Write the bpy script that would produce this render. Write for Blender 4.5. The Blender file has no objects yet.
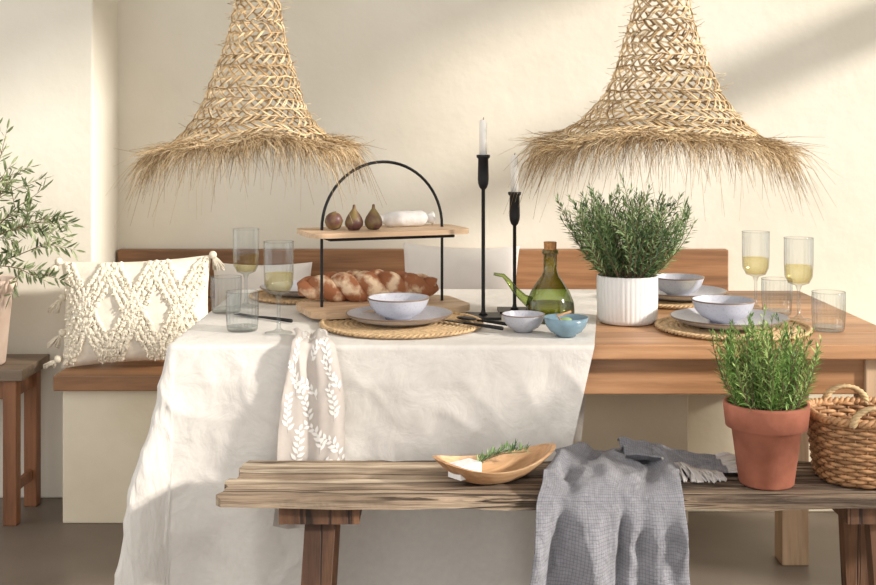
import bpy, math, random
from mathutils import Vector, Matrix, noise
random.seed(4)
R=random.uniform
PI=math.pi
scene=bpy.context.scene
try:
    scene.view_settings.view_transform='Standard'
    scene.view_settings.look='None'
except Exception as e: print(e)

# ------------------------------------------------------------ materials
def base_mat(name):
    m=bpy.data.materials.new(name); m.use_nodes=True
    nt=m.node_tree; b=nt.nodes['Principled BSDF']
    return m,nt,b
def s2l(c):
    return tuple(((x/255)/12.92 if x/255<=.04045 else ((x/255+.055)/1.055)**2.4) for x in c)
def mat(name,col,rough=.5,var=0,scale=20,bump=0,bscale=200,metal=0,trans=0,ior=1.45,sheen=0,col2=None,sub=0,stretch=(1,1,1),bdist=.002,detail=4,contrast=None):
    m,nt,b=base_mat(name)
    c=s2l(col); b.inputs['Base Color'].default_value=(*c,1)
    b.inputs['Roughness'].default_value=rough
    b.inputs['Metallic'].default_value=metal
    b.inputs['Transmission Weight'].default_value=trans
    b.inputs['IOR'].default_value=ior
    if sheen: b.inputs['Sheen Weight'].default_value=sheen
    tc=nt.nodes.new('ShaderNodeTexCoord'); mp=nt.nodes.new('ShaderNodeMapping')
    mp.inputs['Scale'].default_value=stretch
    nt.links.new(tc.outputs['Object'],mp.inputs['Vector'])
    if var or col2:
        n=nt.nodes.new('ShaderNodeTexNoise'); n.inputs['Scale'].default_value=scale; n.inputs['Detail'].default_value=detail
        nt.links.new(mp.outputs['Vector'],n.inputs['Vector'])
        r=nt.nodes.new('ShaderNodeValToRGB')
        lo,hi=contrast or (.35,.65)
        r.color_ramp.elements[0].position=lo; r.color_ramp.elements[1].position=hi
        if col2: a=s2l(col2); bb=c
        else: a=tuple(x*(1-var) for x in c); bb=tuple(min(1,x*(1+var)) for x in c)
        r.color_ramp.elements[0].color=(*a,1); r.color_ramp.elements[1].color=(*bb,1)
        nt.links.new(n.outputs['Fac'],r.inputs['Fac']); nt.links.new(r.outputs['Color'],b.inputs['Base Color'])
    if bump:
        n2=nt.nodes.new('ShaderNodeTexNoise'); n2.inputs['Scale'].default_value=bscale; n2.inputs['Detail'].default_value=3
        nt.links.new(mp.outputs['Vector'],n2.inputs['Vector'])
        bp=nt.nodes.new('ShaderNodeBump'); bp.inputs['Strength'].default_value=bump; bp.inputs['Distance'].default_value=bdist
        nt.links.new(n2.outputs['Fac'],bp.inputs['Height']); nt.links.new(bp.outputs['Normal'],b.inputs['Normal'])
    return m
def glass_mat(name,col,edge,gloss=.9,blend=.3,refl=.45,base=.03):
    # thin sheet glass: tinted transmission, reflection growing towards grazing angles
    m=bpy.data.materials.new(name); m.use_nodes=True; nt=m.node_tree
    for n in list(nt.nodes): nt.nodes.remove(n)
    out=nt.nodes.new('ShaderNodeOutputMaterial')
    lw=nt.nodes.new('ShaderNodeLayerWeight'); lw.inputs['Blend'].default_value=blend
    mx=nt.nodes.new('ShaderNodeMix'); mx.data_type='RGBA'
    mx.inputs['A'].default_value=(*s2l(col),1); mx.inputs['B'].default_value=(*s2l(edge),1)
    nt.links.new(lw.outputs['Facing'],mx.inputs['Factor'])
    tr=nt.nodes.new('ShaderNodeBsdfTransparent'); nt.links.new(mx.outputs['Result'],tr.inputs['Color'])
    gl=nt.nodes.new('ShaderNodeBsdfGlossy'); gl.inputs['Roughness'].default_value=.05; gl.inputs['Color'].default_value=(gloss,gloss,gloss,1)
    mm=nt.nodes.new('ShaderNodeMath'); mm.operation='MULTIPLY_ADD'; mm.inputs[1].default_value=refl; mm.inputs[2].default_value=base
    nt.links.new(lw.outputs['Facing'],mm.inputs[0])
    ms=nt.nodes.new('ShaderNodeMixShader')
    nt.links.new(mm.outputs[0],ms.inputs[0]); nt.links.new(tr.outputs[0],ms.inputs[1]); nt.links.new(gl.outputs[0],ms.inputs[2])
    nt.links.new(ms.outputs[0],out.inputs[0])
    return m
def wood(name,c1,c2,axis=0,scale=14,rough=.55,bump=.3,c3=None,stretch=.07,bdist=.003,mul=.35,crack=False):
    m,nt,b=base_mat(name)
    b.inputs['Roughness'].default_value=rough
    tc=nt.nodes.new('ShaderNodeTexCoord'); mp=nt.nodes.new('ShaderNodeMapping')
    sc=[1,1,1]; sc[axis]=stretch; mp.inputs['Scale'].default_value=sc
    nt.links.new(tc.outputs['Object'],mp.inputs['Vector'])
    n=nt.nodes.new('ShaderNodeTexNoise'); n.inputs['Scale'].default_value=scale; n.inputs['Detail'].default_value=8
    n.inputs['Roughness'].default_value=.65; n.inputs['Distortion'].default_value=.6
    nt.links.new(mp.outputs['Vector'],n.inputs['Vector'])
    r=nt.nodes.new('ShaderNodeValToRGB'); r.color_ramp.elements[0].position=.36; r.color_ramp.elements[1].position=.64
    r.color_ramp.elements[0].color=(*s2l(c1),1); r.color_ramp.elements[1].color=(*s2l(c2),1)
    if c3:
        e=r.color_ramp.elements.new(.5); e.color=(*s2l(c3),1)
    nt.links.new(n.outputs['Fac'],r.inputs['Fac'])
    n3=nt.nodes.new('ShaderNodeTexNoise'); n3.inputs['Scale'].default_value=scale*6; n3.inputs['Detail'].default_value=3
    nt.links.new(mp.outputs['Vector'],n3.inputs['Vector'])
    mx=nt.nodes.new('ShaderNodeMix'); mx.data_type='RGBA'; mx.blend_type='MULTIPLY'; mx.inputs['Factor'].default_value=mul
    rr=nt.nodes.new('ShaderNodeValToRGB'); rr.color_ramp.elements[0].position=.3; rr.color_ramp.elements[0].color=(.45,.45,.45,1); rr.color_ramp.elements[1].position=.55
    nt.links.new(n3.outputs['Fac'],rr.inputs['Fac'])
    nt.links.new(r.outputs['Color'],mx.inputs['A']); nt.links.new(rr.outputs['Color'],mx.inputs['B'])
    last=mx.outputs['Result']; hgt=n3.outputs['Fac']
    if crack:
        n4=nt.nodes.new('ShaderNodeTexNoise'); n4.inputs['Scale'].default_value=scale*1.3; n4.inputs['Detail'].default_value=5; n4.inputs['Distortion'].default_value=.3
        mp2=nt.nodes.new('ShaderNodeMapping'); sc2=[1,1,1]; sc2[axis]=stretch*.6; mp2.inputs['Scale'].default_value=sc2; mp2.inputs['Location'].default_value=(3,7,1)
        nt.links.new(tc.outputs['Object'],mp2.inputs['Vector']); nt.links.new(mp2.outputs['Vector'],n4.inputs['Vector'])
        a1=nt.nodes.new('ShaderNodeMath'); a1.operation='SUBTRACT'; a1.inputs[1].default_value=.5
        a2=nt.nodes.new('ShaderNodeMath'); a2.operation='ABSOLUTE'
        rk=nt.nodes.new('ShaderNodeValToRGB'); rk.color_ramp.elements[0].position=.004; rk.color_ramp.elements[0].color=(.16,.13,.11,1); rk.color_ramp.elements[1].position=.022
        nt.links.new(n4.outputs['Fac'],a1.inputs[0]); nt.links.new(a1.outputs[0],a2.inputs[0]); nt.links.new(a2.outputs[0],rk.inputs['Fac'])
        m2=nt.nodes.new('ShaderNodeMix'); m2.data_type='RGBA'; m2.blend_type='MULTIPLY'; m2.inputs['Factor'].default_value=.9
        nt.links.new(last,m2.inputs['A']); nt.links.new(rk.outputs['Color'],m2.inputs['B']); last=m2.outputs['Result']
        # worn patches
        n6=nt.nodes.new('ShaderNodeTexNoise'); n6.inputs['Scale'].default_value=6; n6.inputs['Detail'].default_value=6
        nt.links.new(tc.outputs['Object'],n6.inputs['Vector'])
        r6=nt.nodes.new('ShaderNodeValToRGB'); r6.color_ramp.elements[0].position=.35; r6.color_ramp.elements[0].color=(.52,.46,.40,1); r6.color_ramp.elements[1].position=.58; r6.color_ramp.elements[1].color=(1.15,1.13,1.10,1)
        nt.links.new(n6.outputs['Fac'],r6.inputs['Fac'])
        m6=nt.nodes.new('ShaderNodeMix'); m6.data_type='RGBA'; m6.blend_type='MULTIPLY'; m6.inputs['Factor'].default_value=.8
        nt.links.new(last,m6.inputs['A']); nt.links.new(r6.outputs['Color'],m6.inputs['B']); last=m6.outputs['Result']
        ml=nt.nodes.new('ShaderNodeMath'); ml.operation='MULTIPLY'; nt.links.new(hgt,ml.inputs[0]); nt.links.new(rk.outputs['Color'],ml.inputs[1]); hgt=ml.outputs[0]
    nt.links.new(last,b.inputs['Base Color'])
    bp=nt.nodes.new('ShaderNodeBump'); bp.inputs['Strength'].default_value=bump; bp.inputs['Distance'].default_value=bdist
    nt.links.new(hgt,bp.inputs['Height']); nt.links.new(bp.outputs['Normal'],b.inputs['Normal'])
    return m
def weave_mat(name,col,freq=700,rough=.9,strength=.4,var=.06,bdist=.0008,crumple=0,cscale=7,pane=0):
    m,nt,b=base_mat(name); c=s2l(col)
    b.inputs['Roughness'].default_value=rough; b.inputs['Sheen Weight'].default_value=.15
    tc=nt.nodes.new('ShaderNodeTexCoord')
    n=nt.nodes.new('ShaderNodeTexNoise'); n.inputs['Scale'].default_value=60; n.inputs['Detail'].default_value=6
    nt.links.new(tc.outputs['UV'],n.inputs['Vector'])
    r=nt.nodes.new('ShaderNodeValToRGB'); r.color_ramp.elements[0].position=.3; r.color_ramp.elements[1].position=.7
    r.color_ramp.elements[0].color=(*[x*(1-var) for x in c],1); r.color_ramp.elements[1].color=(*[min(1,x*(1+var)) for x in c],1)
    nt.links.new(n.outputs['Fac'],r.inputs['Fac']); colout=r.outputs['Color']
    if pane:
        for d in ('X','Y'):
            w=nt.nodes.new('ShaderNodeTexWave'); w.bands_direction=d; w.inputs['Scale'].default_value=pane/6.283; w.inputs['Distortion'].default_value=.3
            nt.links.new(tc.outputs['UV'],w.inputs['Vector'])
            rp=nt.nodes.new('ShaderNodeValToRGB'); rp.color_ramp.elements[0].position=.0; rp.color_ramp.elements[0].color=(.62,.62,.64,1); rp.color_ramp.elements[1].position=.16
            nt.links.new(w.outputs['Fac'],rp.inputs['Fac'])
            mm=nt.nodes.new('ShaderNodeMix'); mm.data_type='RGBA'; mm.blend_type='MULTIPLY'; mm.inputs['Factor'].default_value=.8
            nt.links.new(colout,mm.inputs['A']); nt.links.new(rp.outputs['Color'],mm.inputs['B']); colout=mm.outputs['Result']
    nt.links.new(colout,b.inputs['Base Color'])
    hs=[]
    for d in ('X','Y'):
        w=nt.nodes.new('ShaderNodeTexWave'); w.bands_direction=d; w.inputs['Scale'].default_value=freq/6.283
        w.inputs['Distortion'].default_value=1.0; w.inputs['Detail'].default_value=2
        nt.links.new(tc.outputs['UV'],w.inputs['Vector']); hs.append(w)
    a=nt.nodes.new('ShaderNodeMath'); a.operation='ADD'
    nt.links.new(hs[0].outputs['Fac'],a.inputs[0]); nt.links.new(hs[1].outputs['Fac'],a.inputs[1])
    bp=nt.nodes.new('ShaderNodeBump'); bp.inputs['Strength'].default_value=strength; bp.inputs['Distance'].default_value=bdist
    nt.links.new(a.outputs[0],bp.inputs['Height'])
    if crumple:
        n5=nt.nodes.new('ShaderNodeTexNoise'); n5.inputs['Scale'].default_value=cscale; n5.inputs['Detail'].default_value=4
        n5.inputs['Distortion'].default_value=.5; n5.inputs['Roughness'].default_value=.5
        nt.links.new(tc.outputs['UV'],n5.inputs['Vector'])
        b2=nt.nodes.new('ShaderNodeBump'); b2.inputs['Strength'].default_value=crumple; b2.inputs['Distance'].default_value=.03
        nt.links.new(n5.outputs['Fac'],b2.inputs['Height']); nt.links.new(bp.outputs['Normal'],b2.inputs['Normal'])
        nt.links.new(b2.outputs['Normal'],b.inputs['Normal'])
    else: nt.links.new(bp.outputs['Normal'],b.inputs['Normal'])
    return m

M={}
M['wall']=mat('plaster_wall',(232,226,212),.9,scale=1.6,bump=.25,bscale=14,bdist=.01,col2=(221,213,196),detail=7)
M['plaster']=mat('plaster_bench',(228,217,194),.9,scale=3,bump=.3,bscale=20,bdist=.006,col2=(214,200,174),detail=7)
M['floor']=mat('concrete_floor',(134,122,110),.45,scale=1.3,bump=.1,bscale=10,col2=(106,94,83),detail=7)
M['ceil']=mat('ceiling_paint',(240,237,230),.9,var=.02)
M['oak']=wood('oak_table',(160,114,76),(204,158,116),0,scale=12,rough=.45,bump=.15,c3=(184,136,96))
M['oak_y']=wood('oak_leg',(172,138,106),(212,180,146),2,scale=12,rough=.5,bump=.15)
M['brown']=wood('bench_wood',(118,84,57),(182,136,96),0,scale=9,rough=.5,bump=.25,c3=(154,110,74),mul=.5)
M['brown_z']=wood('stool_wood',(116,74,48),(162,110,74),2,scale=12,rough=.5,bump=.2)
M['stooltop']=wood('stool_top_wood',(92,76,62),(138,120,100),0,scale=12,rough=.5)
M['old']=wood('weathered_wood',(92,77,64),(204,187,164),0,scale=15,rough=.85,bump=1.0,c3=(152,132,111),stretch=.05,bdist=.008,mul=.8,crack=True)
M['old_z']=wood('weathered_leg_wood',(80,54,38),(156,114,82),2,scale=13,rough=.7,bump=.8,c3=(118,84,60),crack=True)
M['linen']=weave_mat('white_linen',(221,215,207),freq=900,strength=.35,var=.03,crumple=.28,cscale=13)
M['napkin']=weave_mat('beige_linen',(196,186,177),freq=1200,strength=.3,var=.04)
M['napleaf']=mat('printed_leaf_white',(236,232,226),.9)
M['throw']=weave_mat('grey_throw',(156,154,160),freq=900,strength=.7,var=.12,bdist=.002,crumple=.5,cscale=38,pane=330)
M['throw2']=mat('throw_fringe',(200,193,188),.9,var=.1)
M['cream']=mat('cream_cotton',(228,219,203),.95,var=.05,scale=60,bump=.5,bscale=400,bdist=.002)
M['cream2']=mat('cream_tuft',(232,222,202),.95,var=.08,scale=200,bump=.8,bscale=500,bdist=.002)
M['greycush']=mat('pale_cushion',(228,222,216),.95,var=.02,bump=.3,bscale=300)
M['straw1']=mat('straw_light',(196,168,126),.8,var=.2,scale=60)
M['straw2']=mat('straw_mid',(150,120,82),.8,var=.2,scale=60)
M['straw3']=mat('straw_pale',(222,199,162),.8,var=.14,scale=60)
M['seagrass']=mat('seagrass',(204,173,132),.85,var=.22,scale=120,bump=.6,bscale=300)
M['wicker']=mat('wicker',(184,140,98),.6,var=.25,scale=70)
M['wicker2']=mat('wicker_dark',(148,108,72),.6,var=.25,scale=70)
M['black']=mat('black_metal',(26,25,26),.45,var=.1,metal=.3)
M['candle']=mat('candle_wax',(238,234,226),.4)
M['glaze']=mat('grey_glaze',(188,188,196),.28,col2=(174,174,184),scale=220,contrast=(.36,.46))
M['rimbrown']=mat('glaze_rim',(120,100,84),.4)
M['blueglaze']=mat('blue_glaze',(122,148,162),.25,var=.12,scale=40)
M['white']=mat('white_ceramic',(232,230,227),.4,var=.01)
M['terra']=mat('terracotta',(182,114,90),.85,scale=18,bump=.3,bscale=90,col2=(156,94,72))
M['palepot']=mat('pale_clay',(230,208,190),.8,scale=12,col2=(220,194,174))
M['soil']=mat('soil',(58,42,30),.95,var=.3,scale=80,bump=1,bscale=120,bdist=.005)
M['g1']=mat('rosemary_green',(106,136,82),.55,var=.2)
M['g2']=mat('rosemary_light',(158,182,126),.55,var=.2)
M['g3']=mat('rosemary_dark',(66,94,62),.6,var=.2)
M['h1']=mat('herb_green',(112,148,70),.55,var=.2)
M['h2']=mat('herb_light',(176,200,118),.55,var=.2)
M['h3']=mat('herb_dark',(76,110,54),.6,var=.2)
M['o1']=mat('olive_leaf',(116,128,88),.5,var=.15)
M['o2']=mat('olive_leaf_pale',(162,170,132),.5,var=.15)
M['o3']=mat('olive_leaf_dark',(80,94,58),.5,var=.15)
M['stem']=mat('woody_stem',(122,102,76),.8,var=.2)
M['glass']=glass_mat('clear_glass',(248,250,250),(180,186,186),blend=.25,refl=.5)
M['gglass']=glass_mat('green_glass',(208,220,160),(100,126,62),blend=.45,refl=.3,base=.04)
M['wine']=glass_mat('white_wine',(254,249,226),(250,238,190),gloss=.4,refl=.08)
M['oil']=glass_mat('olive_oil',(222,214,124),(172,162,70),gloss=.4,refl=.1)
M['cork']=mat('cork',(170,122,76),.85,var=.3,scale=150)
M['board']=wood('serving_board',(186,152,118),(220,192,160),0,scale=16,rough=.55,bump=.1)
M['olivew']=wood('olive_wood_dish',(160,116,80),(218,182,142),0,scale=18,rough=.5,bump=.1,c3=(194,150,108))
M['bread']=mat('bread_crust',(226,200,168),.8,col2=(154,98,64),scale=26,bump=.6,bscale=60,bdist=.004,detail=6,contrast=(.46,.6))
M['fig']=mat('fig_skin',(92,58,54),.45,col2=(124,104,62),scale=30,contrast=(.35,.55))
M['paper']=mat('wax_paper',(232,229,225),.5,var=.03,scale=40,bump=.8,bscale=50,bdist=.005)
M['frame']=mat('gobo_frame_paint',(235,232,225),.5)

# ------------------------------------------------------------ builder
class B:
    def __init__(s,name,loc=(0,0,0),rotz=0):
        s.n=name; s.v=[]; s.f=[]; s.m=[]; s.sm=[]; s.mats=[]; s.uv={}; s.loc=loc; s.rz=rotz
    def mi(s,k):
        if k not in s.mats: s.mats.append(k)
        return s.mats.index(k)
    def add(s,vs,fs,k,smooth=True,T=None):
        o=len(s.v); i=s.mi(k)
        if T is not None: vs=[T@Vector(p) for p in vs]
        s.v+= [tuple(p) for p in vs]
        for f in fs:
            s.f.append(tuple(a+o for a in f)); s.m.append(i); s.sm.append(smooth)
    def box(s,a,b,k,T=None):
        x0,y0,z0=a; x1,y1,z1=b
        vs=[(x0,y0,z0),(x1,y0,z0),(x1,y1,z0),(x0,y1,z0),(x0,y0,z1),(x1,y0,z1),(x1,y1,z1),(x0,y1,z1)]
        fs=[(0,3,2,1),(4,5,6,7),(0,1,5,4),(1,2,6,5),(2,3,7,6),(3,0,4,7)]
        s.add(vs,fs,k,False,T)
    def lathe(s,prof,k,seg=40,c=(0,0,0),mod=None,T=None,sx=1,sy=1,smooth=True):
        vs=[];fs=[];rows=[]
        for (r,z) in prof:
            if r<1e-6:
                rows.append([len(vs)]); vs.append((c[0],c[1],c[2]+z))
            else:
                row=[]
                for i in range(seg):
                    t=2*PI*i/seg; rr=r*(mod(t,r,z) if mod else 1)
                    row.append(len(vs)); vs.append((c[0]+sx*rr*math.cos(t),c[1]+sy*rr*math.sin(t),c[2]+z))
                rows.append(row)
        for a,b in zip(rows,rows[1:]):
            for i in range(seg):
                j=(i+1)%seg
                if len(a)==1 and len(b)==1: continue
                if len(a)==1: fs.append((a[0],b[j],b[i]))
                elif len(b)==1: fs.append((a[i],a[j],b[0]))
                else: fs.append((a[i],a[j],b[j],b[i]))
        s.add(vs,fs,k,smooth,T)
    def tube(s,path,r,k,sides=6,closed=False,T=None,flat=1):
        P=[Vector(p) for p in path]; n=len(P); vs=[];fs=[]
        up=Vector((0,0,1))
        prev=None
        for i in range(n):
            if closed: t=P[(i+1)%n]-P[i-1]
            else: t=P[min(i+1,n-1)]-P[max(i-1,0)]
            if t.length<1e-9: t=Vector((0,0,1))
            t.normalize()
            if prev is None:
                a=t.cross(up)
                if a.length<.1: a=t.cross(Vector((1,0,0)))
            else: a=prev-t*prev.dot(t)
            a.normalize(); prev=a; b=t.cross(a)
            rr=r[i] if isinstance(r,(list,tuple)) else r
            for q in range(sides):
                w=2*PI*q/sides
                vs.append(P[i]+a*math.cos(w)*rr+b*math.sin(w)*rr*flat)
        m=n if closed else n-1
        for i in range(m):
            ii=(i+1)%n
            for q in range(sides):
                qq=(q+1)%sides
                fs.append((i*sides+q,i*sides+qq,ii*sides+qq,ii*sides+q))
        if not closed:
            fs.append(tuple(range(sides))[::-1]); fs.append(tuple((n-1)*sides+q for q in range(sides)))
        s.add(vs,fs,k,True,T)
    def grid(s,fn,nu,nv,k,uvs=None,smooth=True):
        vs=[];fs=[];o=len(s.v)
        for j in range(nv+1):
            for i in range(nu+1):
                u=i/nu; v=j/nv; vs.append(fn(u,v))
                if uvs: s.uv[o+len(vs)-1]=(u*uvs[0],v*uvs[1])
        for j in range(nv):
            for i in range(nu):
                a=j*(nu+1)+i; fs.append((a,a+1,a+nu+2,a+nu+1))
        s.add(vs,fs,k,smooth)
    def ell(s,c,rx,ry,rz,k,seg=16,rings=10,T=None):
        pr=[(math.sin(PI*i/rings),-math.cos(PI*i/rings)) for i in range(rings+1)]
        pr[0]=(0,-1); pr[-1]=(0,1)
        TT=Matrix.Translation(Vector(c))@Matrix.Diagonal((rx,ry,rz,1))
        if T is not None: TT=T@TT
        s.lathe(pr,k,seg,T=TT)
    def done(s,bevel=0,solid=0,sub=0):
        me=bpy.data.meshes.new(s.n); me.from_pydata(s.v,[],s.f)
        for k in s.mats: me.materials.append(M[k])
        me.polygons.foreach_set('material_index',s.m); me.polygons.foreach_set('use_smooth',s.sm)
        if s.uv:
            ul=me.uv_layers.new(name='UVMap')
            for l in me.loops:
                ul.data[l.index].uv=s.uv.get(l.vertex_index,(0,0))
        me.validate(); me.update()
        o=bpy.data.objects.new(s.n,me); scene.collection.objects.link(o)
        o.location=s.loc; o.rotation_euler=(0,0,s.rz)
        if solid:
            q=o.modifiers.new('thick','SOLIDIFY'); q.thickness=solid; q.offset=0
        if bevel:
            q=o.modifiers.new('bevel','BEVEL'); q.width=bevel; q.segments=2; q.limit_method='ANGLE'; q.angle_limit=.7
        if sub:
            q=o.modifiers.new('sub','SUBSURF'); q.levels=sub; q.render_levels=sub
        return o
def lerp_tab(tab,x):
    if x<=tab[0][0]: return tab[0][1]
    for (a,b),(c,d) in zip(tab,tab[1:]):
        if x<=c: return b+(d-b)*(x-a)/(c-a)
    return tab[-1][1]
def sst(x): x=max(0,min(1,x)); return x*x*(3-2*x)
def N3(x,y,z=0): return noise.noise(Vector((x,y,z)))

# ------------------------------------------------------------ room
CH=3.2
b=B('floor'); b.box((-3.2,-1.5,-.1),(3.2,4.4,0),'floor'); b.done()
b=B('wall_back'); b.box((-1.134,4.21,0),(2.6,4.4,CH),'wall'); b.done()
b=B('wall_left'); b.box((-3.2,3.9,0),(-1.134,4.4,CH),'wall'); b.done(bevel=.006)
b=B('ceiling'); b.box((-3.2,1.2,CH),(2.7,4.4,CH+.1),'ceil'); b.done()
XR=2.5
b=B('sun_gobo_wall')  # unseen wall, added so its openings shape sun patches on the back wall
b.box((XR,-1.0,0),(XR+.12,4.21,.5),'wall'); b.box((XR,-1.0,3.08),(XR+.12,4.21,CH),'wall')
b.box((XR,-1.0,.5),(XR+.12,.3,3.08),'wall'); b.box((XR,4.1,.5),(XR+.12,4.21,3.08),'wall')
b.box((XR,2.55,.5),(XR+.12,3.0,3.08),'wall'); b.box((XR,3.0,2.62),(XR+.12,4.1,3.08),'wall')  # added pier holds the sun off the middle of the back wall
b.done()
b=B('sun_gobo_frame_1')  # unseen frame, bars added to cut the sun into bands
for y in (.3,1.4,2.49): b.box((XR+.03,y,.5),(XR+.09,y+.05,3.08),'frame')
for z in (.5,1.75,3.03): b.box((XR+.035,.35,z),(XR+.085,2.5,z+.05),'frame')
b.done()
b=B('sun_gobo_frame_2')  # second unseen frame, added to band the sun at the right
for y in (3.0,4.05): b.box((XR+.03,y,.5),(XR+.09,y+.05,2.62),'frame')
for z in (.5,2.57): b.box((XR+.035,3.05,z),(XR+.085,4.05,z+.05),'frame')
b.box((XR+.03,3.05,1.93),(XR+.09,4.05,2.10),'frame')
b.done()

# ------------------------------------------------------------ banquette
b=B('built_in_bench')
def prism(b,poly,z0,z1,k):
    n=len(poly); vs=[(x,y,z0) for x,y in poly]+[(x,y,z1) for x,y in poly]
    fs=[tuple(range(n))[::-1],tuple(range(n,2*n))]+[(i,(i+1)%n,(i+1)%n+n,i+n) for i in range(n)]
    b.add(vs,fs,k,False)
prism(b,[(-1.155,3.65),(.77,3.65),(.77,3.76),(2.45,3.76),(2.45,4.205),(-1.128,4.205),(-1.128,3.89),(-1.155,3.89)],0,.412,'plaster')
prism(b,[(-1.175,3.62),(1.05,3.62),(1.05,4.205),(-1.128,4.205),(-1.128,3.89),(-1.175,3.89)],.413,.46,'brown')
b.box((-1.126,4.165,.461),(1.02,4.205,.62),'brown')
b.box((-1.126,4.165,.623),(1.02,4.205,.79),'brown')
b.done(bevel=.004)

# ------------------------------------------------------------ dining table
TX0,TX1,TY0,TY1,TZ=-.56,1.035,2.54,3.40,.75
b=B('dining_table')
n=5
for i in range(n):
    y0=TY0+(TY1-TY0)*i/n; y1=TY0+(TY1-TY0)*(i+1)/n
    b.box((TX0,y0+.0008,TZ-.032),(TX1,y1-.0008,TZ),'oak')
b.box((TX0+.06,TY0+.04,TZ-.115),(TX1-.04,TY0+.065,TZ-.032),'oak')
b.box((TX0+.06,TY1-.065,TZ-.115),(TX1-.04,TY1-.04,TZ-.032),'oak')
b.box((TX0+.06,TY0+.04,TZ-.115),(TX0+.085,TY1-.04,TZ-.032),'oak')
b.box((TX1-.065,TY0+.04,TZ-.115),(TX1-.04,TY1-.04,TZ-.032),'oak')
for x in (TX0+.05,TX1-.11):
    for y in (TY0+.03,TY1-.105):
        xx=x+(.03 if (x>0 and y>3) else 0)
        b.box((xx,y,0),(xx+.075,y+.075,TZ-.033),'oak_y')
b.done(bevel=.003)

# tablecloth
b=B('tablecloth')
ZC=TZ+.0025
def ridge(x,y,z):
    return 1-min(1,abs(N3(x,y,z))*3.2)
def cloth(u,v):
    vv=(TY0-.66)+v*((TY1+.45)-(TY0-.66))
    dyv=0
    if vv<TY0: dyv=TY0-vv; edge=.335-.24*dyv
    elif vv>TY1: dyv=vv-TY1; edge=.46-.1*dyv
    else: edge=.335+(vv-TY0)/(TY1-TY0)*.125
    uu=(TX0-.60)+u*(edge-(TX0-.60))
    cx=max(uu,TX0); cy=min(max(vv,TY0),TY1)
    dx=uu-cx; dy=vv-cy; d=max(abs(dx),abs(dy))
    h=math.hypot(dx,dy)
    if h<1e-6:
        z=ZC+.0011*N3(uu*9,vv*9)+ .0006
        return (uu,vv,min(max(z,ZC),TZ+.0042))
    ux,uy=dx/h,dy/h
    corner=abs(2*ux*uy)
    ph=15*(cx-cy)+3.2*math.atan2(-ux,abs(uy)+1e-6)*(1 if dy<0 else -1)
    ph+=1.8*N3(cx*4,cy*4,7)
    rr=.012
    out=rr*min(1,d/rr)
    fall=max(0,d-rr*.6)
    f=sst(fall/.42)
    out+=.006+fall*(.026+.14*corner)
    out+=f*(.034*(.5+.5*math.sin(ph+.5*N3(fall*4,cx*3)))+.016*(.5+.5*math.sin(2.3*ph+1.3+fall*2)))
    g=min(1,fall/.08)
    out+=.007*N3(uu*5+fall*3,vv*5,fall*4)*g
    c1=max(0,ridge(uu*2.0+fall*2.0,fall*1.5,1.7)-.2)
    c2=max(0,ridge(uu*3.2-fall*2.6,fall*2.2+4,3.7)-.2)
    c3=max(0,ridge(uu*6.5+fall*1.5,fall*5+4,8.7)-.2)
    c4=max(0,ridge(uu*8.5-fall*6,fall*8+2,5.2)-.2)
    out+=(.0075*c1+.0065*c2+.0042*c3+.0028*c4)*g
    out+=.0018*N3(uu*22,fall*14,3)*g
    z=ZC-fall
    return (cx+ux*out,cy+uy*out,z)
b.grid(cloth,340,350,'linen',uvs=(1.5,2.0)); b.done()

# napkin hanging over front edge
b=B('printed_napkin')
def nap(u,v):
    L=.50; t=v*L; top=.12
    cxn=-.270+.010*math.sin(v*3)
    wd=.080+.066*sst((v-.05)*1.3)
    a=u-.5
    fold=math.sin(u*PI*3.0+.6+v*1.1)+.30*math.sin(u*PI*7+v*3)
    x0=cxn+a*wd+.004*math.sin(v*9+u*4)
    if t<top:
        y=TY0-.024+(top-t)+.006*fold; z=ZC+.007+.0042*(1.3+fold)
        return (x0-.012*(top-t)/top,y,z)
    d=t-top; rr=.02
    y=TY0-.034-min(d,rr)*.6-.013*(.6+.5*fold)*sst(d/.06)-.080*d-.006*ridge(u*1.5,v*4,2)*sst(d/.05)
    z=ZC+.0125-max(0,d-.01)-.010*math.sin(u*PI*1.6)*sst(d/.3)+.0042*fold*(1-sst(d/.04))
    return (x0,y,z)
b.grid(nap,60,90,'napkin',uvs=(.14,.47))
def naps(u,v,off=.0009):
    e=.004
    p=Vector(nap(u,v)); a=Vector(nap(min(u+e,1),v))-Vector(nap(max(u-e,0),v)); c=Vector(nap(u,min(v+e,1)))-Vector(nap(u,max(v-e,0)))
    nn=a.cross(c)
    if nn.length<1e-12: nn=Vector((0,-1,0))
    nn.normalize()
    if nn.y>0 or (abs(nn.y)<.1 and nn.z<0): nn=-nn
    return p+nn*off
random.seed(17)
def printleaf(u0,v0,angle,L,W):
    du,dv=math.cos(angle),math.sin(angle)
    n_=7; ra=[];rb=[];rc=[]
    for i in range(n_+1):
        a=i/n_; w=math.sin(PI*a**.8)*W/2
        x=u0*.14+du*L*a; y=v0*.5+dv*L*a
        for (lst,s_) in ((ra,1),(rb,-1),(rc,0)):
            lst.append(((x-dv*w*s_)/.14,(y+du*w*s_)/.5))
    if not all(0<q[0]<1 and 0<q[1]<1 for q in ra+rb): return
    vs=[naps(*q) for q in ra]+[naps(*q) for q in rc]+[naps(*q) for q in rb]; m_=n_+1
    fs=[(i,i+1,m_+i+1,m_+i) for i in range(n_)]+[(m_+i,m_+i+1,2*m_+i+1,2*m_+i) for i in range(n_)]
    b.add(vs,fs,'napleaf',True)
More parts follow.
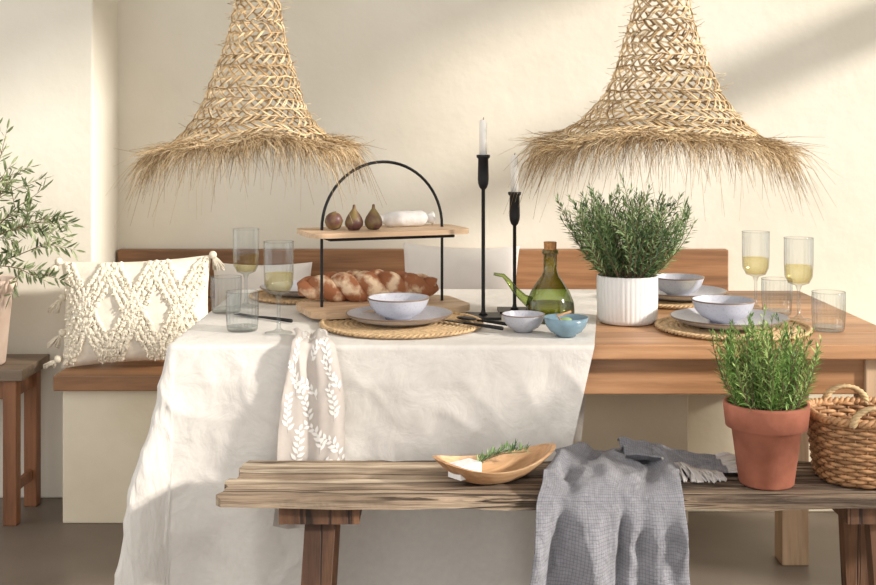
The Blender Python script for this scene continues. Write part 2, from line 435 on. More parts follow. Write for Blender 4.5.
for row in range(8):
    for col in range(3):
        u0=.12+.34*col+R(-.05,.05)+(.12 if row%2 else 0); v0=.08+row*.130+R(-.02,.02)
        ang0=-PI/2+R(-.5,.5); bend=R(-1.4,1.4); x,y=u0*.14,v0*.5; st=[]
        for i in range(12):
            st.append((x/.14,y/.5))
            aa=ang0+bend*i/10
            if i>0:
                printleaf(x/.14,y/.5,aa+(.75 if i%2 else -.75)+R(-.2,.2),R(.015,.021)*(1-.03*i),R(.0062,.0078))
            x+=math.cos(aa)*.0066; y+=math.sin(aa)*.0066
        st=[q for q in st if .01<q[0]<.99 and .01<q[1]<.99]
        if len(st)>3: b.tube([naps(q[0],q[1],.0005) for q in st],.0006,'napleaf',3)
b.done()

# ------------------------------------------------------------ foreground bench
BZ=.53
b=B('rustic_bench')
def plank(b,x0,x1,y0,y1,z0,z1,k,seed,nx=140,ny=14,rag=.006):
    vs=[];fs=[]
    for lay,z in ((0,z1),(1,z0)):
        for j in range(ny+1):
            for i in range(nx+1):
                x=x0+(x1-x0)*i/nx; y=y0+(y1-y0)*j/ny
                if i in(0,nx): x+=rag*2*N3(y*40,seed,lay*.1)
                if j in(0,ny): y+=rag*N3(x*12,seed+j,lay*.3)
                if lay==0:
                    zz=z-.0016*max(0,ridge(x*3,y*45,seed)-.55)*4-.0010*abs(N3(x*14,y*70,seed))
                    if j in (0,ny): zz-=.003+.006*abs(N3(x*20,seed))
                else: zz=z+.006*N3(x*9,y*9,seed+5)
                vs.append((x,y,zz))
    w=nx+1; o=w*(ny+1)
    for j in range(ny):
        for i in range(nx):
            a=j*w+i; fs.append((a,a+1,a+w+1,a+w)); fs.append((o+a,o+a+w,o+a+w+1,o+a+1))
    for i in range(nx):
        fs.append((i,o+i,o+i+1,i+1)); a=ny*w+i; fs.append((a,a+1,o+a+1,o+a))
    for j in range(ny):
        a=j*w; fs.append((a,a+w,o+a+w,o+a)); a=j*w+nx; fs.append((a,o+a,o+a+w,a+w))
    b.add(vs,fs,k,False)
plank(b,-.408,1.25,2.195,2.325,BZ-.022,BZ,'old',1.3)
plank(b,-.396,1.255,2.328,2.452,BZ-.022,BZ,'old',4.7)
for cx in (-.222,.84):
    b.box((cx-.075,2.215,BZ-.056),(cx+.075,2.435,BZ-.023),'old_z')
    for y in (2.235,2.385):
        tilt=-.06 if cx<0 else .06
        T=Matrix.Translation((cx,y,BZ-.05))
        sg=-1 if y<2.3 else 1
        vs=[]
        for z,dx,dy in ((-.48,tilt*.5,sg*.02),(0,0,0)):
            for (a,c) in ((-.028,0),(.028,0),(.028,.032),(-.028,.032)): vs.append((a+dx,c+dy,z))
        b.add(vs,[(0,3,2,1),(4,5,6,7),(0,1,5,4),(1,2,6,5),(2,3,7,6),(3,0,4,7)],'old_z',False,T)
b.box((-.21,2.305,.16),(.83,2.345,.205),'old_z')
for cx in (-.235,.855): b.box((cx-.02,2.25,.15),(cx+.02,2.39,.21),'old_z')
b.done()

# throw blanket on bench
b=B('fringed_throw_blanket')
prof=[(0,(2.480,.22)),(.30,(2.478,.50)),(.34,(2.474,.528)),(.37,(2.452,.542)),(.5,(2.35,.543)),(.62,(2.215,.541)),(.655,(2.186,.534)),(.69,(2.176,.505)),(1.0,(2.160,.10))]
def tl(t):
    for (a,p),(c,q) in zip(prof,prof[1:]):
        if t<=c:
            w=(t-a)/(c-a); return p[0]+(q[0]-p[0])*w,p[1]+(q[1]-p[1])*w
    return prof[-1][1]
def thr(u,v):
    y,z=tl(v)
    xl=lerp_tab([(0,.36),(.36,.258),(.5,.228),(.66,.180),(.8,.145),(1,.108)],v)
    xr=lerp_tab([(0,.50),(.36,.47),(.5,.46),(.66,.45),(.8,.455),(1,.475)],v)
    x=xl+(xr-xl)*u+.014*N3(v*6,u*3,2)
    f=.5+.5*math.sin(u*14+2.8*N3(v*3.5,u*2)+2.5*v)
    f2=.5+.5*math.sin(u*31+4*N3(v*4,u*3,9))
    if v<.34: y+= -.002
    elif v<.66:
        k=math.sin(PI*(v-.34)/.32)**.5 if .34<v<.66 else 0
        z+=.018*f*k+.006*f2*k+.012*k*max(0,N3(u*4,v*9,4))+.009*ridge(u*3,v*12,5)*k; x+=.01*math.sin(v*30+u*5)*k
    if v>=.64:
        k=sst((v-.64)/.1)
        y-=.044*f*k+.014*f2*k+.014*ridge(u*2.5,v*10,6)*k+.007*ridge(u*6,v*18,2)*k; x+=.01*math.cos(u*14)*k
    return (x,y,z)
b.grid(thr,130,190,'throw',uvs=(.4,1.3))
def flap(u,v):
    x=.37+.20*u; y=2.447-.115*v-.005*u
    z=BZ+.005+(1-sst(u*1.2))*.026+.016*(.5+.5*math.sin(v*13+3*u))*(1-.5*u)+.005*N3(u*8,v*8)
    return (x,y,max(z,BZ+.003)+.001)
b.grid(flap,40,40,'throw',uvs=(.25,.2))
for i in range(30):
    v=i/29; p=Vector(flap(1,v)); q=p+Vector((R(.04,.075),R(-.004,.012),-.004)); q.z=BZ+.004
    for j in range(6):
        mid=(p+q)/2+Vector((0,R(-.004,.004),R(.002,.008)))
        b.tube([p,mid,q+Vector((R(-.008,.008),R(-.006,.006),0))],.0012,'throw2',3)
for i in range(30):
    p=Vector(flap(.35+.6*(i/30),1)); q=p+Vector((R(.0,.025),R(-.05,-.02),0)); q.z=BZ+.004
    if q.x>.55: q.x=.55
    for j in range(5):
        b.tube([p,(p+q)/2+Vector((0,0,.004)),q+Vector((R(-.008,.008),R(-.006,.006),0))],.0012,'throw2',3)
b.done(solid=.003)

# ------------------------------------------------------------ pendant lamps
def pendant(name,loc,scale=1.0,seed=1,lean=0,wide=1.0,tiltx=0):
    random.seed(seed)
    b=B(name,loc)
    tab=[(-.01,.246),(0,.234),(.02,.201),(.045,.168),(.082,.138),(.12,.117),(.182,.095),(.245,.077),(.31,.062),(.37,.051),(.47,.04),(.53,.03),(.56,.012)]
    tab=[(z*scale,r*scale*(1+(wide-1)*max(0,1-z/.3))) for z,r in tab]
    def rr(z): return lerp_tab(tab,z)
    def P(t,z,dr=0):
        r=rr(z)+dr+.007*N3(math.cos(t)*2,math.sin(t)*2,z*9+seed)
        zz=z
        if z<.1: zz+= (.030*N3(math.cos(t)*1.5,math.sin(t)*1.5,seed*3.1)+tiltx*math.cos(t))*(1-z/.1)
        zz+=.005*N3(math.cos(t)*3,math.sin(t)*3,z*30)
        return Vector((r*math.cos(t)+lean*z,r*math.sin(t),zz))
    zs=[0.0]; z=0
    while z<.55*scale:
        slope=abs(rr(z+.004)-rr(z))/.004
        z+=.0290/math.sqrt(1+slope*slope); zs.append(z)
    zs=[q for q in zs if q<.555*scale]
    ks=['straw1','straw2','straw3']
    for i,z in enumerate(zs):
        seg=60
        for dz in (0,.003):
            pts=[P(2*PI*q/seg,z+dz*.6+.0018*math.sin(q*1.7+i),.0015+.002*math.sin(q*2.1+i)) for q in range(seg)]
            b.tube(pts,R(.0010,.0015),ks[(i+int(dz>0))%3],4,closed=True)
        if i+1<len(zs):
            z2=zs[i+1]; rm=rr((z+z2)/2); n=max(8,int(2*PI*rm/.0235))
            dirn=1 if i%2 else -1
            sl=.026/rm
            for q in range(n):
                t=2*PI*q/n+R(-.16,.16)*6.28/n
                for s_ in range(3):
                    t2=t+(s_-1)*.0028/rm; k=ks[(q+s_)%3] if random.random()<.6 else random.choice(ks)
                    b.tube([P(t2-dirn*sl*.5,z,.001),P(t2+R(-.06,.06)*sl,(z+z2)/2,.0045),P(t2+dirn*sl*.5,z2,.001)],R(.0010,.0015),k,4)
    for i in range(2700):
        t=R(0,2*PI); z0=(random.random()**1.6)*.022*scale; L=R(.03,.110)*scale*(1.6 if random.random()<.18 else 1)
        p=P(t,z0,.001); out=Vector((math.cos(t+R(-.9,.9)),math.sin(t+R(-.9,.9)),0)); dr=R(-.15,1.9)
        p1=p+out*L*.40+Vector((0,0,-dr*L*.2+R(-.004,.006)))
        p2=p+out*L*(.66)+Vector((R(-.006,.006),R(-.006,.006),-dr*L*.60+R(-.01,.01)))
        b.tube([p,p1,p2],[.0008,.0006,.00025],random.choice(ks),3)
    for i in range(300):
        z=R(.03,.45)*scale; t=R(0,2*PI); p=P(t,z,.003); out=Vector((math.cos(t+R(-1,1)),math.sin(t+R(-1,1)),R(-.6,.5)))
        b.tube([p,p+out*R(.008,.028)],.0006,random.choice(ks),3)
    ztop=CH-.001-loc[2]
    b.tube([(lean*.55,0,.54*scale),(lean*.55,0,ztop)],.003,'black',6)
    b.lathe([(0,ztop-.03),(.04,ztop-.03),(.05,ztop),(0,ztop)],'white',24)
    b.ell((lean*.42,0,.40*scale),.018,.018,.024,'straw1')
    b.tube([(lean*.42,0,.41*scale),(lean*.55,0,.54*scale)],.008,'straw2',6)
    b.done()
pendant('woven_pendant_lamp',(-.468,2.97,1.168),1.0,1,.045,1.0,.010)
pendant('woven_pendant_lamp',(.525,2.78,1.176),1.04,2,0,1.12,-.004)

# ------------------------------------------------------------ tableware
ZT=TZ+.0048
def placemat(x,y,r=.19,z=TZ+.0006):
    b=B('seagrass_placemat',(x,y,z))
    n=int(r/.012); prof=[(0,.004)]
    steps=n*6
    for i in range(1,steps+1):
        q=i/6; prof.append((r*i/steps,.0045+.002*abs(math.sin(PI*q))))
    prof+=[(r+.002,.002),(r,0),(0,0)]
    b.lathe(prof,'seagrass',120,mod=lambda t,rr,zz:1+.0015*math.sin(t*60+rr*500)/max(rr,.02)*.19)
    for ph in (0,PI):
        b.tube([((r+.003+.0035*math.cos(t*45+ph))*math.cos(t),(r+.003+.0035*math.cos(t*45+ph))*math.sin(t),.0062+.0025*math.sin(t*45+ph)) for t in [2*PI*i/360 for i in range(360)]],.0032,'seagrass',5,closed=True)
    b.done()
def plate(x,y,r,z,name='dinner_plate'):
    b=B(name,(x,y,z))
    b.lathe([(0,0),(r*.6,0),(r*.62,.003),(r*.85,.008),(r*.985,.018)],'glaze',56)
    b.lathe([(r*.985,.018),(r,.0205),(r*.975,.0215)],'rimbrown',56)
    b.lathe([(r*.975,.0215),(r*.84,.012),(r*.64,.0065),(0,.0055)],'glaze',56)
    b.done()
def bowl(x,y,r,h,z,k='glaze',name='soup_bowl',rim=True):
    b=B(name,(x,y,z))
    o=[(0,0),(r*.42,0),(r*.45,.004),(r*.70,h*.25),(r*.88,h*.55),(r*.985,h*.94)]
    b.lathe(o,k,48); b.lathe([(r*.985,h*.94),(r,h),(r*.955,h)],'rimbrown' if rim else k,48)
    b.lathe([(r*.955,h),(r*.84,h*.55),(r*.66,h*.3),(r*.35,.008),(0,.007)],k,48)
    b.done()
def tumbler(x,y,r=.037,h=.092,z=TZ+.001):
    b=B('ribbed_tumbler',(x,y,z))
    md=lambda t,rr,zz:(1+.014*math.cos(t*22)) if rr>r*.8 and .006<zz<h*.9 else 1
    b.lathe([(0,0),(r*.88,0),(r*.93,.003),(r*.95,.010),(r,h*.5),(r,h*.88),(r,h)],'glass',132,mod=md)
    b.lathe([(0,.009),(r*.93,.010)],'glass',40)
    b.tube([(r*math.cos(a),r*math.sin(a),h) for a in [2*PI*i/60 for i in range(60)]],.0009,'glass',5,closed=True)
    b.done()
def wineglass(x,y,h=.2,r=.032,z=TZ+.001):
    b=B('white_wine_glass',(x,y,z))
    zb=h*.42
    md=lambda t,rr,zz:(1+.012*math.cos(t*20)) if rr>r*.7 and zb+.012<zz<h*.93 else 1
    b.lathe([(.031,0),(.031,.0015),(.012,.005),(.0042,.012),(.0038,zb-.012),(.008,zb),(r*.72,zb+.006),(r*.96,zb+.022),(r,zb+.05),(r*1.02,h)],'glass',120,mod=md)
    b.tube([(r*1.02*math.cos(a),r*1.02*math.sin(a),h) for a in [2*PI*i/60 for i in range(60)]],.0008,'glass',5,closed=True)
    hw=zb+.048
    b.lathe([(0,zb+.004),(r*.68,zb+.0085),(r*.9,zb+.024),(r-.0018,hw),(0,hw)],'wine',40)
    b.done()
PM=.0095
placemat(-.085,2.765,.182,ZT); plate(-.09,2.765,.125,ZT+PM); bowl(-.092,2.768,.073,.05,ZT+PM+.0065)
placemat(.680,2.740,.168); plate(.672,2.740,.135,TZ+.0006+PM); bowl(.66,2.746,.073,.052,TZ+.0006+PM+.0065)
placemat(.645,3.19,.155); plate(.650,3.19,.125,TZ+.0006+PM); bowl(.645,3.19,.07,.05,TZ+.0006+PM+.0065)
placemat(-.37,3.235,.135,ZT); plate(-.37,3.235,.115,ZT+PM)
tumbler(-.53,2.97,.038,.088,ZT); wineglass(-.495,3.06,.20,.033,ZT)
tumbler(-.445,2.70,.037,.088,ZT); wineglass(-.357,2.66,.205,.033,ZT)
wineglass(.815,3.045,.198,.034); wineglass(.872,2.87,.198,.034)
tumbler(.845,2.96,.037,.088); tumbler(.895,2.72,.037,.088)

bowl(.193,2.685,.049,.040,ZT,'glaze','condiment_bowl')
b=B('salt_bowl',(.283,2.625,ZT))
r=.050;h=.042
b.lathe([(0,0),(r*.42,0),(r*.45,.004),(r*.70,h*.25),(r*.88,h*.55),(r,h),(r*.955,h),(r*.84,h*.55),(r*.66,h*.3),(0,.010)],'blueglaze',48)
b.ell((0,0,.018),.034,.034,.012,'white')
b.tube([(-.008,0,.030),(-.02,-.005,.045),(.012,.01,.052)],.003,'olivew',6)
b.ell((.0,.004,.0345),.014,.01,.006,'g2')
b.done()
def cutlery(x,y,rot,kind,z):
    b=B('black_'+kind,(x,y,z),rot)
    L=.19
    pts=[(0,-L/2,.0046),(0,-L/4,.0046),(0,0,.004),(0,L*.12,.003)]
    b.tube(pts,[.0045,.0042,.003,.0024],'black',8)
    if kind=='knife':
        b.add([(-.004,L*.1,.002),(.007,L*.12,.002),(.008,L*.4,.002),(-.002,L*.52,.002),(-.004,L*.1,.0042),(.007,L*.12,.0035),(.008,L*.4,.0035),(-.002,L*.52,.0042)],
              [(0,3,2,1),(4,5,6,7),(0,1,5,4),(1,2,6,5),(2,3,7,6),(3,0,4,7)],'black',False)
    elif kind=='fork':
        b.box((-.009,L*.12,.002),(.009,L*.24,.004),'black')
        for q in (-.0078,-.0026,.0026,.0078): b.box((q-.0014,L*.24,.002),(q+.0014,L*.5,.004),'black')
    else:
        b.ell((0,L*.3,.004),.016,.03,.004,'black')
    b.done()
cutlery(.075,2.705,.80,'knife',ZT+.0095); cutlery(.108,2.745,.80,'spoon',ZT+.0095)
cutlery(-.42,2.86,.9,'fork',ZT)

# ------------------------------------------------------------ tiered serving stand
ang=math.atan2(.11,.295)
b=B('tiered_serving_stand',(-.137,2.955,ZT),ang)
hw=.157
def rboard(b,hx,hy,z0,z1,rad,k):
    poly=[]
    for (cx,cy,a0) in ((hx-rad,hy-rad,0),(-hx+rad,hy-rad,90),(-hx+rad,-hy+rad,180),(hx-rad,-hy+rad,270)):
        for q in range(9):
            a=math.radians(a0+q*11.25); poly.append((cx+rad*math.cos(a),cy+rad*math.sin(a)))
    prism(b,poly,z0,z1,k)
rboard(b,.205,.110,.009,.023,.05,'board')
rboard(b,.205,.095,.198,.210,.04,'board')
path=[]
for i in range(9): path.append((-hw,0,.004+.196*i/8))
for i in range(1,32):
    a=PI-PI*i/32; path.append((hw*math.cos(a),0,.212+(.164)*math.sin(a)))
for i in range(9): path.append((hw,0,.2-.196*i/8))
b.tube(path,.0038,'black',8)
for sx in (-hw,hw):
    b.tube([(sx,-.10,.004),(sx,.10,.004)],.0038,'black',8)
    b.tube([(sx,-.08,.1935),(sx,.08,.1935)],.0038,'black',8)
for yy in (-.08,.08): b.tube([(-hw,yy,.1935),(hw,yy,.1935)],.0038,'black',8)
for yy in (-.10,.10): b.tube([(-hw,yy,.004),(hw,yy,.004)],.0038,'black',8)
b.done()
b=B('braided_bread_loaf',(-.178,3.022,ZT+.0235),ang-.25)
L=.345
for ph in (0,2*PI/3,4*PI/3):
    pts=[];rs=[]
    for i in range(90):
        t=i/89; x=(t-.5)*L; w=2*PI*2.0*t+ph
        env=math.sin(PI*min(1,max(0,.06+t*.88)))**.5
        pts.append((x,.026*env*math.sin(w),.033+.015*env*math.sin(2*w)))
        rs.append(.004+.024*env)
    b.tube(pts,rs,'bread',14)
b.v=[(x,y,max(z,.0)) for x,y,z in b.v]
b.done()
for (dx,dy,tl_,rt) in ((-.136,-.03,.9,0),(-.083,-.028,0,0),(-.034,-.03,0,1)):
    ca,sa=math.cos(ang),math.sin(ang)
    X=-.137+ca*dx-sa*dy; Y=2.955+sa*dx+ca*dy
    b=B('fig',(X,Y,ZT+.2105),rt)
    T=Matrix.Rotation(0,4,'Y')
    if tl_>.3: T=Matrix.Rotation(-1.15,4,'X')
    b.lathe([(0,0),(.013,.0015),(.0210,.011),(.0220,.020),(.0185,.031),(.011,.043),(.0045,.052),(.003,.062),(0,.063)],'fig',20,T=T,mod=lambda t,r,z:1+.03*math.cos(8*t))
    mn=min(v[2] for v in b.v); b.v=[(x,y,z-mn) for x,y,z in b.v]
    b.done()
b=B('wrapped_cheese',(-.137+.068*math.cos(ang)-.01,2.955+.068*math.sin(ang)+.03,ZT+.2105),ang)
pts=[];rs=[]
for i in range(30):
    t=i/29; pts.append(((t-.5)*.150,0,.020)); e=abs(t-.5)*2
    rs.append(.020 if e<.6 else (.020-.011*sst((e-.6)/.22) if e<.82 else .009+.008*(e-.82)/.18))
b.tube(pts,rs,'paper',14)
b.v=[(x,y*(1+.08*N3(x*60,y*60,z*60)),max(0,z+.003*N3(x*50,y*90,z*90))) for x,y,z in b.v]
b.done()

def candle(x,y,hc,hk):
    b=B('candlestick',(x,y,ZT))
    b.box((-.042,-.042,0),(.042,.042,.006),'black')
    b.lathe([(0,.006),(.012,.006),(.006,.012),(.0045,.02),(.0045,hc-.085),(.009,hc-.08),(.0125,hc-.07),(.0135,hc-.06),(.0125,hc-.01),(.0165,hc-.006),(.0165,hc),(.0115,hc),(.011,hc-.02),(0,hc-.02)],'black',24)
    b.lathe([(0,hc-.02),(.0100,hc-.02),(.0092,hc+hk-.004),(.006,hc+hk),(0,hc+hk)],'candle',20)
    b.tube([(0,0,hc+hk),(.001,0,hc+hk+.006)],.0008,'black',5)
    b.done()
candle(.110,2.885,.395,.085); candle(.192,2.975,.300,.092)

b=B('green_glass_oil_bottle',(.268,2.835,ZT))
b.lathe([(0,0),(.050,0),(.056,.006),(.058,.022),(.056,.045),(.046,.070),(.032,.092),(.020,.108),(.016,.122),(.016,.158),(.0195,.160),(.0195,.168),(.016,.170)],'gglass',48)
b.lathe([(0,.004),(.0515,.006),(.0562,.022),(.0548,.042),(0,.042)],'oil',40)
b.lathe([(0,.155),(.0148,.155),(.0148,.171),(.0155,.188),(0,.188)],'cork',20)
b.tube([(-.050,0,.045),(-.065,-.003,.055),(-.085,-.004,.075),(-.10,-.004,.095),(-.112,-.004,.108),(-.135,-.004,.112)],[.014,.010,.008,.006,.0048,.0035],'gglass',14)
b.done()

# ------------------------------------------------------------ plants
def needles(b,n,rad,h,spread,nl,mats,zb,nw=.0016,per=60,curl=.3,seed=1,cone=0):
    random.seed(seed)
    for i in range(n):
        a=R(0,2*PI); q=math.sqrt(random.random()); lean=q*spread
        st=Vector((rad*q*math.cos(a),rad*q*math.sin(a),zb))
        H=h*R(.6,1.05)*(1-.25*q)
        a2=a+R(-.5,.5)
        dirn=Vector((math.cos(a2)*lean,math.sin(a2)*lean,1))
        pts=[];ns=8; wob=Vector((R(-1,1),R(-1,1),0))*.03*h/.2
        for j in range(ns+1):
            t=j/ns
            pts.append(st+Vector((dirn.x*H*t*(1+curl*t)*.8,dirn.y*H*t*(1+curl*t)*.8,H*t*(1-.18*lean*t)))+wob*math.sin(t*2.6))
        b.tube(pts,[.0013*(1-.6*j/ns) for j in range(ns+1)],'stem' if i%3 else mats[0],4)
        cnt=int(per*H/h)
        km=random.choice(mats)
        for k in range(cnt):
            t=.12+.88*k/cnt; f=t*ns; j=min(int(f),ns-1); p=pts[j].lerp(pts[j+1],f-j); ax=(pts[j+1]-pts[j]).normalized()
            w=k*2.4+R(-.3,.3); s1=ax.cross(Vector((math.cos(w),math.sin(w),.1))).normalized()
            up=R(.5,1.1)+(1.2 if t>.9 else 0)
            d=(s1+ax*up).normalized(); L=nl*R(.65,1.1)*(1-.3*max(0,t-.8)*5)
            side=d.cross(ax)
            if side.length<1e-4: continue
            side=side.normalized()*nw
            m=p+d*L*.5; dn=Vector((0,0,-L*.06))
            kk=km if random.random()<.65 else random.choice(mats)
            b.add([p,m+side,p+d*L+dn,m-side],[(0,1,2,3)],kk,False)
b=B('rosemary_plant',(.452,2.835,TZ+.001))
ribs=lambda t,r,z:1+(.018*abs(math.cos(t*20))-.009 if r>.06 and .004<z<.107 else 0)
b.lathe([(0,0),(.060,0),(.066,.003),(.070,.012),(.072,.06),(.072,.106),(.0715,.113)],'white',240,mod=ribs)
b.lathe([(.0715,.113),(.067,.114),(.065,.10),(.0,.10)],'white',48)
b.lathe([(0,.102),(.064,.1005)],'soil',30)
needles(b,170,.055,.262,.60,.026,['g1','g2','g3','g1','g2'],.1,per=66,seed=11,nw=.0019)
b.done()
b=B('potted_herb',(.632,2.285,BZ+.001))
b.lathe([(0,0),(.050,0),(.052,.003),(.066,.108),(.077,.110),(.0815,.150),(.0805,.156),(.073,.156),(.068,.12),(0,.12)],'terra',56)
b.lathe([(0,.134),(.071,.132)],'soil',30)
needles(b,160,.058,.205,.36,.021,['h1','h2','h3','h1','h2'],.132,per=58,seed=5,nw=.0015,curl=.15)
b.done()

# olive tree
b=B('potted_olive_tree',(-1.435,3.70,.481))
b.lathe([(0,0),(.080,0),(.083,.005),(.104,.225),(.114,.228),(.117,.262),(.110,.266),(.103,.262),(.098,.23),(0,.23)],'palepot',48)
b.lathe([(0,.245),(.103,.243)],'soil',24)
random.seed(21)
def leaf(b,p,d,L,w,k):
    s=d.cross(Vector((R(-1,1),R(-1,1),R(.2,1)))).normalized()*w
    nn=d.cross(s).normalized()*w*.3
    b.add([p,p+d*L*.3+s*.8+nn,p+d*L*.7+s*.7+nn,p+d*L,p+d*L*.7-s*.7+nn,p+d*L*.3-s*.8+nn,p+d*L*.5],[(0,1,6,5),(1,2,6),(2,3,4,6),(4,5,6)],k,False)
trunk=[Vector((0,0,.24)),Vector((.012,.01,.30)),Vector((-.005,0,.36)),Vector((.01,0,.42))]
b.tube(trunk,[.009,.008,.0065,.005],'stem',8)
def branch(p0,d,L,lv):
    pts=[p0]; p=p0.copy(); dd=d.copy(); n=12
    for i in range(n):
        dd=(dd+Vector((R(-.14,.14),R(-.14,.14),R(-.10,.09)))+Vector((0,0,-.015))).normalized(); p=p+dd*L/n
        if p.y>.15: p.y=.15
        pts.append(p.copy())
    b.tube(pts,[.0026*(1-.75*i/n)*(1 if lv==0 else .6) for i in range(n+1)],'stem',5)
    for i in range(2,n+1):
        for q in ((0,1) if (lv==0 or i%2) else (0,)):
            ax=(pts[i]-pts[i-1]).normalized(); w=R(0,6.28)
            s=ax.cross(Vector((math.cos(w),math.sin(w),.3))).normalized()
            dl=(s+ax*R(.5,1.2)).normalized()
            pp=pts[i-1].lerp(pts[i],q/2)
            if pp.y+dl.y*.05>.185: dl.y=-abs(dl.y)
            leaf(b,pp,dl,R(.026,.046),.0048,random.choice(['o1','o2','o3','o1','o2']))
    leaf(b,pts[-1],dd,.04,.0045,'o1')
    if lv==0:
        for i in (3,5,7,9):
            w=R(0,6.28); branch(pts[i],(dd+Vector((math.cos(w)*.9,math.sin(w)*.9,R(-.3,.6)))).normalized(),L*R(.35,.5),1)
dirs=[(.9,-.1,.32),(.6,.1,.9),(.15,-.2,1.1),(-.3,.1,1),(.8,-.3,.62),(-.7,-.2,.7),(.93,-.3,.12),(.35,-.5,.75),(.4,.2,1.2),(.3,-.1,1.4),(.7,.1,.45)]
for i,d in enumerate(dirs):
    branch(trunk[1+i%3],Vector(d).normalized(),R(.26,.33),0)
b.done()
b=B('wooden_stool')
b.box((-1.70,3.61,.445),(-1.265,3.87,.48),'stooltop')
for x in (-1.33,-1.68):
    for y in (3.625,3.81): b.box((x,y,0),(x+.042,y+.042,.445),'brown_z')
    b.box((x+.01,3.667,.385),(x+.03,3.81,.443),'brown_z'); b.box((x+.012,3.667,.09),(x+.03,3.81,.12),'brown_z')
for y in (3.635,3.82):
    b.box((-1.638,y,.385),(-1.33,y+.02,.443),'brown_z')
b.done(bevel=.003)

# ------------------------------------------------------------ cushions
def cushion_fn(w,h,t):
    def f(u,v,side):
        a=2*u-1; c=2*v-1
        k=(max(0,1-abs(a)**2.6)*max(0,1-abs(c)**2.6))**.55
        x=w/2*a*(1-.06*(1-c*c)*abs(a)**3); z=h/2*c*(1-.07*(1-a*a)*abs(c)**3)
        return Vector((x,-side*t/2*k,z))
    return f
def cushion(name,loc,w,h,t,tilt,rz,k,roll=0,extra=None):
    b=B(name)
    T=Matrix.Translation(loc)@Matrix.Rotation(rz,4,'Z')@Matrix.Rotation(tilt,4,'X')@Matrix.Rotation(roll,4,'Y')
    f=cushion_fn(w,h,t)
    for sd in (1,-1):
        b.grid(lambda u,v:T@(f(u,v,sd)+Vector((0,-sd*.005*N3(u*5,v*5,sd),0))),40,36,k)
    if extra: extra(b,T,f)
    mn=min(v[2] for v in b.v)
    dz=.4615-mn
    b.v=[(x,y,z+dz) for x,y,z in b.v]
    b.done()
def tufts(b,T,f):
    random.seed(8)
    def knot(u,v,s=.0105):
        if not(.03<u<.97 and .03<v<.97): return
        p=T@(f(u,v,1)+Vector((0,-.002,0)))
        d=Vector((R(-1,1),-.6,R(-1,1))).normalized()
        b.ell(p,s*R(.7,1.1),s*.75,s*R(.7,1.1),'cream2',8,5)
        b.tube([p,p+d*.010,p+d*.013+Vector((0,0,-.005))],[.0036,.003,.002],'cream2',4)
    def line(u0,v0,u1,v1,n):
        for i in range(n):
            t=i/(n-1); knot(u0+(u1-u0)*t+R(-.005,.005),v0+(v1-v0)*t+R(-.005,.005))
    for off in (-.06,-.02,.02,.06):
        for c0 in (0.02,.34,.66):
            line(c0+off,.04,c0+.165+off,.5,18); line(c0+.165+off,.5,c0+off,.96,18)
            line(c0+.33+off,.04,c0+.165+off,.5,18); line(c0+.165+off,.5,c0+.33+off,.96,18)
    for u in (.05,): line(u,.06,u,.94,24)
    for (a,c) in ((0,0),(0,1),(1,0),(1,1),(0,.33),(0,.66)):
        p=T@f(a,c,1); p+=Vector(((-.006 if a==0 else .006),-.008,0))
        if c==0: p.z+=.03
        b.ell(p,.013,.013,.013,'cream2',8,6)
        for i in range(32):
            w=R(0,6.28); e=Vector((math.cos(w)*.018+(-.028 if a==0 else .02),math.sin(w)*.010-.004,-R(.034,.05)))
            if c==0: e.z=-R(.015,.028)
            b.tube([p,p+e*.5+Vector((0,0,.003)),p+e],.0020,'cream2',4)
cushion('tufted_cushion',(-.955,3.765,.64),.475,.335,.13,-.16,.04,'cream',-.04,tufts)
cushion('throw_cushion',(.075,4.04,.66),.40,.355,.13,-.14,0,'greycush',.03)
cushion('throw_cushion',(-.60,4.04,.62),.34,.30,.12,-.15,0,'greycush',0)

# ------------------------------------------------------------ dish on bench
b=B('olive_wood_dish',(.108,2.312,BZ+.0015),.42)
def dish(u,v,inner):
    a=2*PI*u; e=.132; w=.066
    x=e*math.cos(a)*(1+.08*math.cos(a)); y=w*math.sin(a)*(1-.22*math.cos(a))+.010*math.cos(2*a)
    k=.45+.55*v
    rimz=.032+.018*abs(math.cos(a))**2
    b0=(0 if not inner else .006)
    z=b0+(rimz-b0)*(v**1.5)
    s=k*(1 if not inner else .93)
    return Vector((x*s,y*s,z))
b.grid(lambda u,v:dish(u,v,False),64,8,'olivew'); b.grid(lambda u,v:dish(u,v,True),64,8,'olivew')
b.grid(lambda u,v:dish(u,1,False).lerp(dish(u,1,True),v),64,1,'olivew')
b.add([dish(i/48,0,True) for i in range(48)],[tuple(range(48))],'olivew'); b.add([dish(i/48,0,False) for i in range(48)],[tuple(range(48))[::-1]],'olivew')
random.seed(3)
for (x0,y0,x1,y1) in ((-.045,-.01,.06,.022),(-.03,.012,.07,-.006)):
    p0=Vector((x0,y0,.032)); p1=Vector((x1,y1,.046)); b.tube([p0,(p0+p1)/2+Vector((0,0,.006)),p1],.0013,'stem',4)
    for i in range(80):
        t=i/80; p=p0.lerp(p1,t)+Vector((0,0,.006*math.sin(PI*t))); d=Vector((R(.2,1),R(-1,1),R(-.1,1))).normalized(); s=d.cross(Vector((0,0,1))).normalized()*.0016
        b.add([p,p+d*.011+s,p+d*.022,p+d*.011-s],[(0,1,2,3)],random.choice(['g1','g2','g3']),False)
# small block of butter
b.box((-.030,-.018,0),(.024,.018,.026),'paper',Matrix.Translation((-.062,-.006,.014))@Matrix.Rotation(.3,4,'Z'))
b.done()

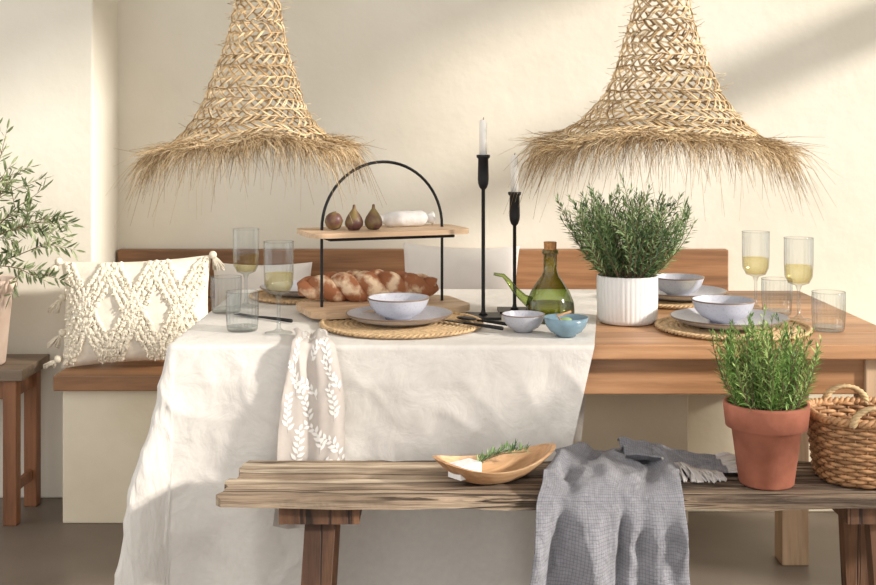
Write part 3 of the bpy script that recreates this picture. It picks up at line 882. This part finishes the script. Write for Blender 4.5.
# ------------------------------------------------------------ wicker basket
b=B('wicker_basket',(.872,2.325,BZ+.001),-.05)
def sq(a,hx,hy,p=3.2):
    c,s=math.cos(a),math.sin(a); r=(abs(c)**p+abs(s)**p)**(-1/p); return c*r*hx,s*r*hy
nrib=44; rows=17; H=.115
for i in range(rows):
    z=.006+H*i/(rows-1); e=1-.10*(1-i/(rows-1))
    pts=[]
    for q in range(nrib*6):
        a=2*PI*q/(nrib*6); x,y=sq(a,.138*e,.098*e); w=.0035*math.cos(q/6*PI+(i%2)*PI)
        l=math.hypot(x,y); pts.append((x*(1+w/l),y*(1+w/l),z))
    b.tube(pts,.0042,'wicker' if i%3 else 'wicker2',5,closed=True)
for q in range(nrib):
    a=2*PI*q/nrib; x0,y0=sq(a,.138*.9,.098*.9); x1,y1=sq(a,.138,.098)
    b.tube([(x0,y0,.002),(x1,y1,H+.01)],.0026,'wicker2',5)
for ph in (0,PI):
    pts=[]
    for q in range(300):
        a=2*PI*q/300; x,y=sq(a,.14,.10); w=.004*math.cos(a*40+ph); l=math.hypot(x,y); pts.append((x*(1+w/l),y*(1+w/l),H+.011+.004*math.sin(a*40+ph)))
    b.tube(pts,.0048,'wicker',5,closed=True)
pl=[sq(2*PI*q/40,.126,.088) for q in range(40)]; b.add([(x,y,.004) for x,y in pl],[tuple(range(40))],'wicker2',False)
for yy in (-.098,.098):
    for ph in (0,PI*2/3,PI*4/3):
        pts=[]
        for q in range(60):
            t=PI*q/59; tw=t*9+ph
            pts.append((-.045-.042*math.cos(t)+.004*math.cos(tw),yy+.004*math.sin(tw),H+.005+.036*math.sin(t)))
        b.tube(pts,.0042,'straw1',5)
b.done()

# ------------------------------------------------------------ lights, world, camera
w=bpy.data.worlds.new('World'); scene.world=w; w.use_nodes=True
bg=w.node_tree.nodes['Background']; bg.inputs[0].default_value=(1.0,.985,.965,1); bg.inputs[1].default_value=1.34
sd=bpy.data.lights.new('sun','SUN'); sd.energy=5.6; sd.angle=math.radians(4.5); sd.color=(1,.945,.87)
so=bpy.data.objects.new('sun',sd); scene.collection.objects.link(so)
so.rotation_euler=Vector((-.87,.37,-.37)).to_track_quat('-Z','Y').to_euler()
so.location=(3.5,0,3)

cd=bpy.data.cameras.new('camera'); cd.sensor_width=36; cd.lens=1187/876*36; cd.shift_y=-(292.5-130)/876
cd.clip_start=.05
co=bpy.data.objects.new('camera',cd); scene.collection.objects.link(co); co.location=(0,0,1.21); co.rotation_euler=(PI/2,0,0)
scene.camera=co
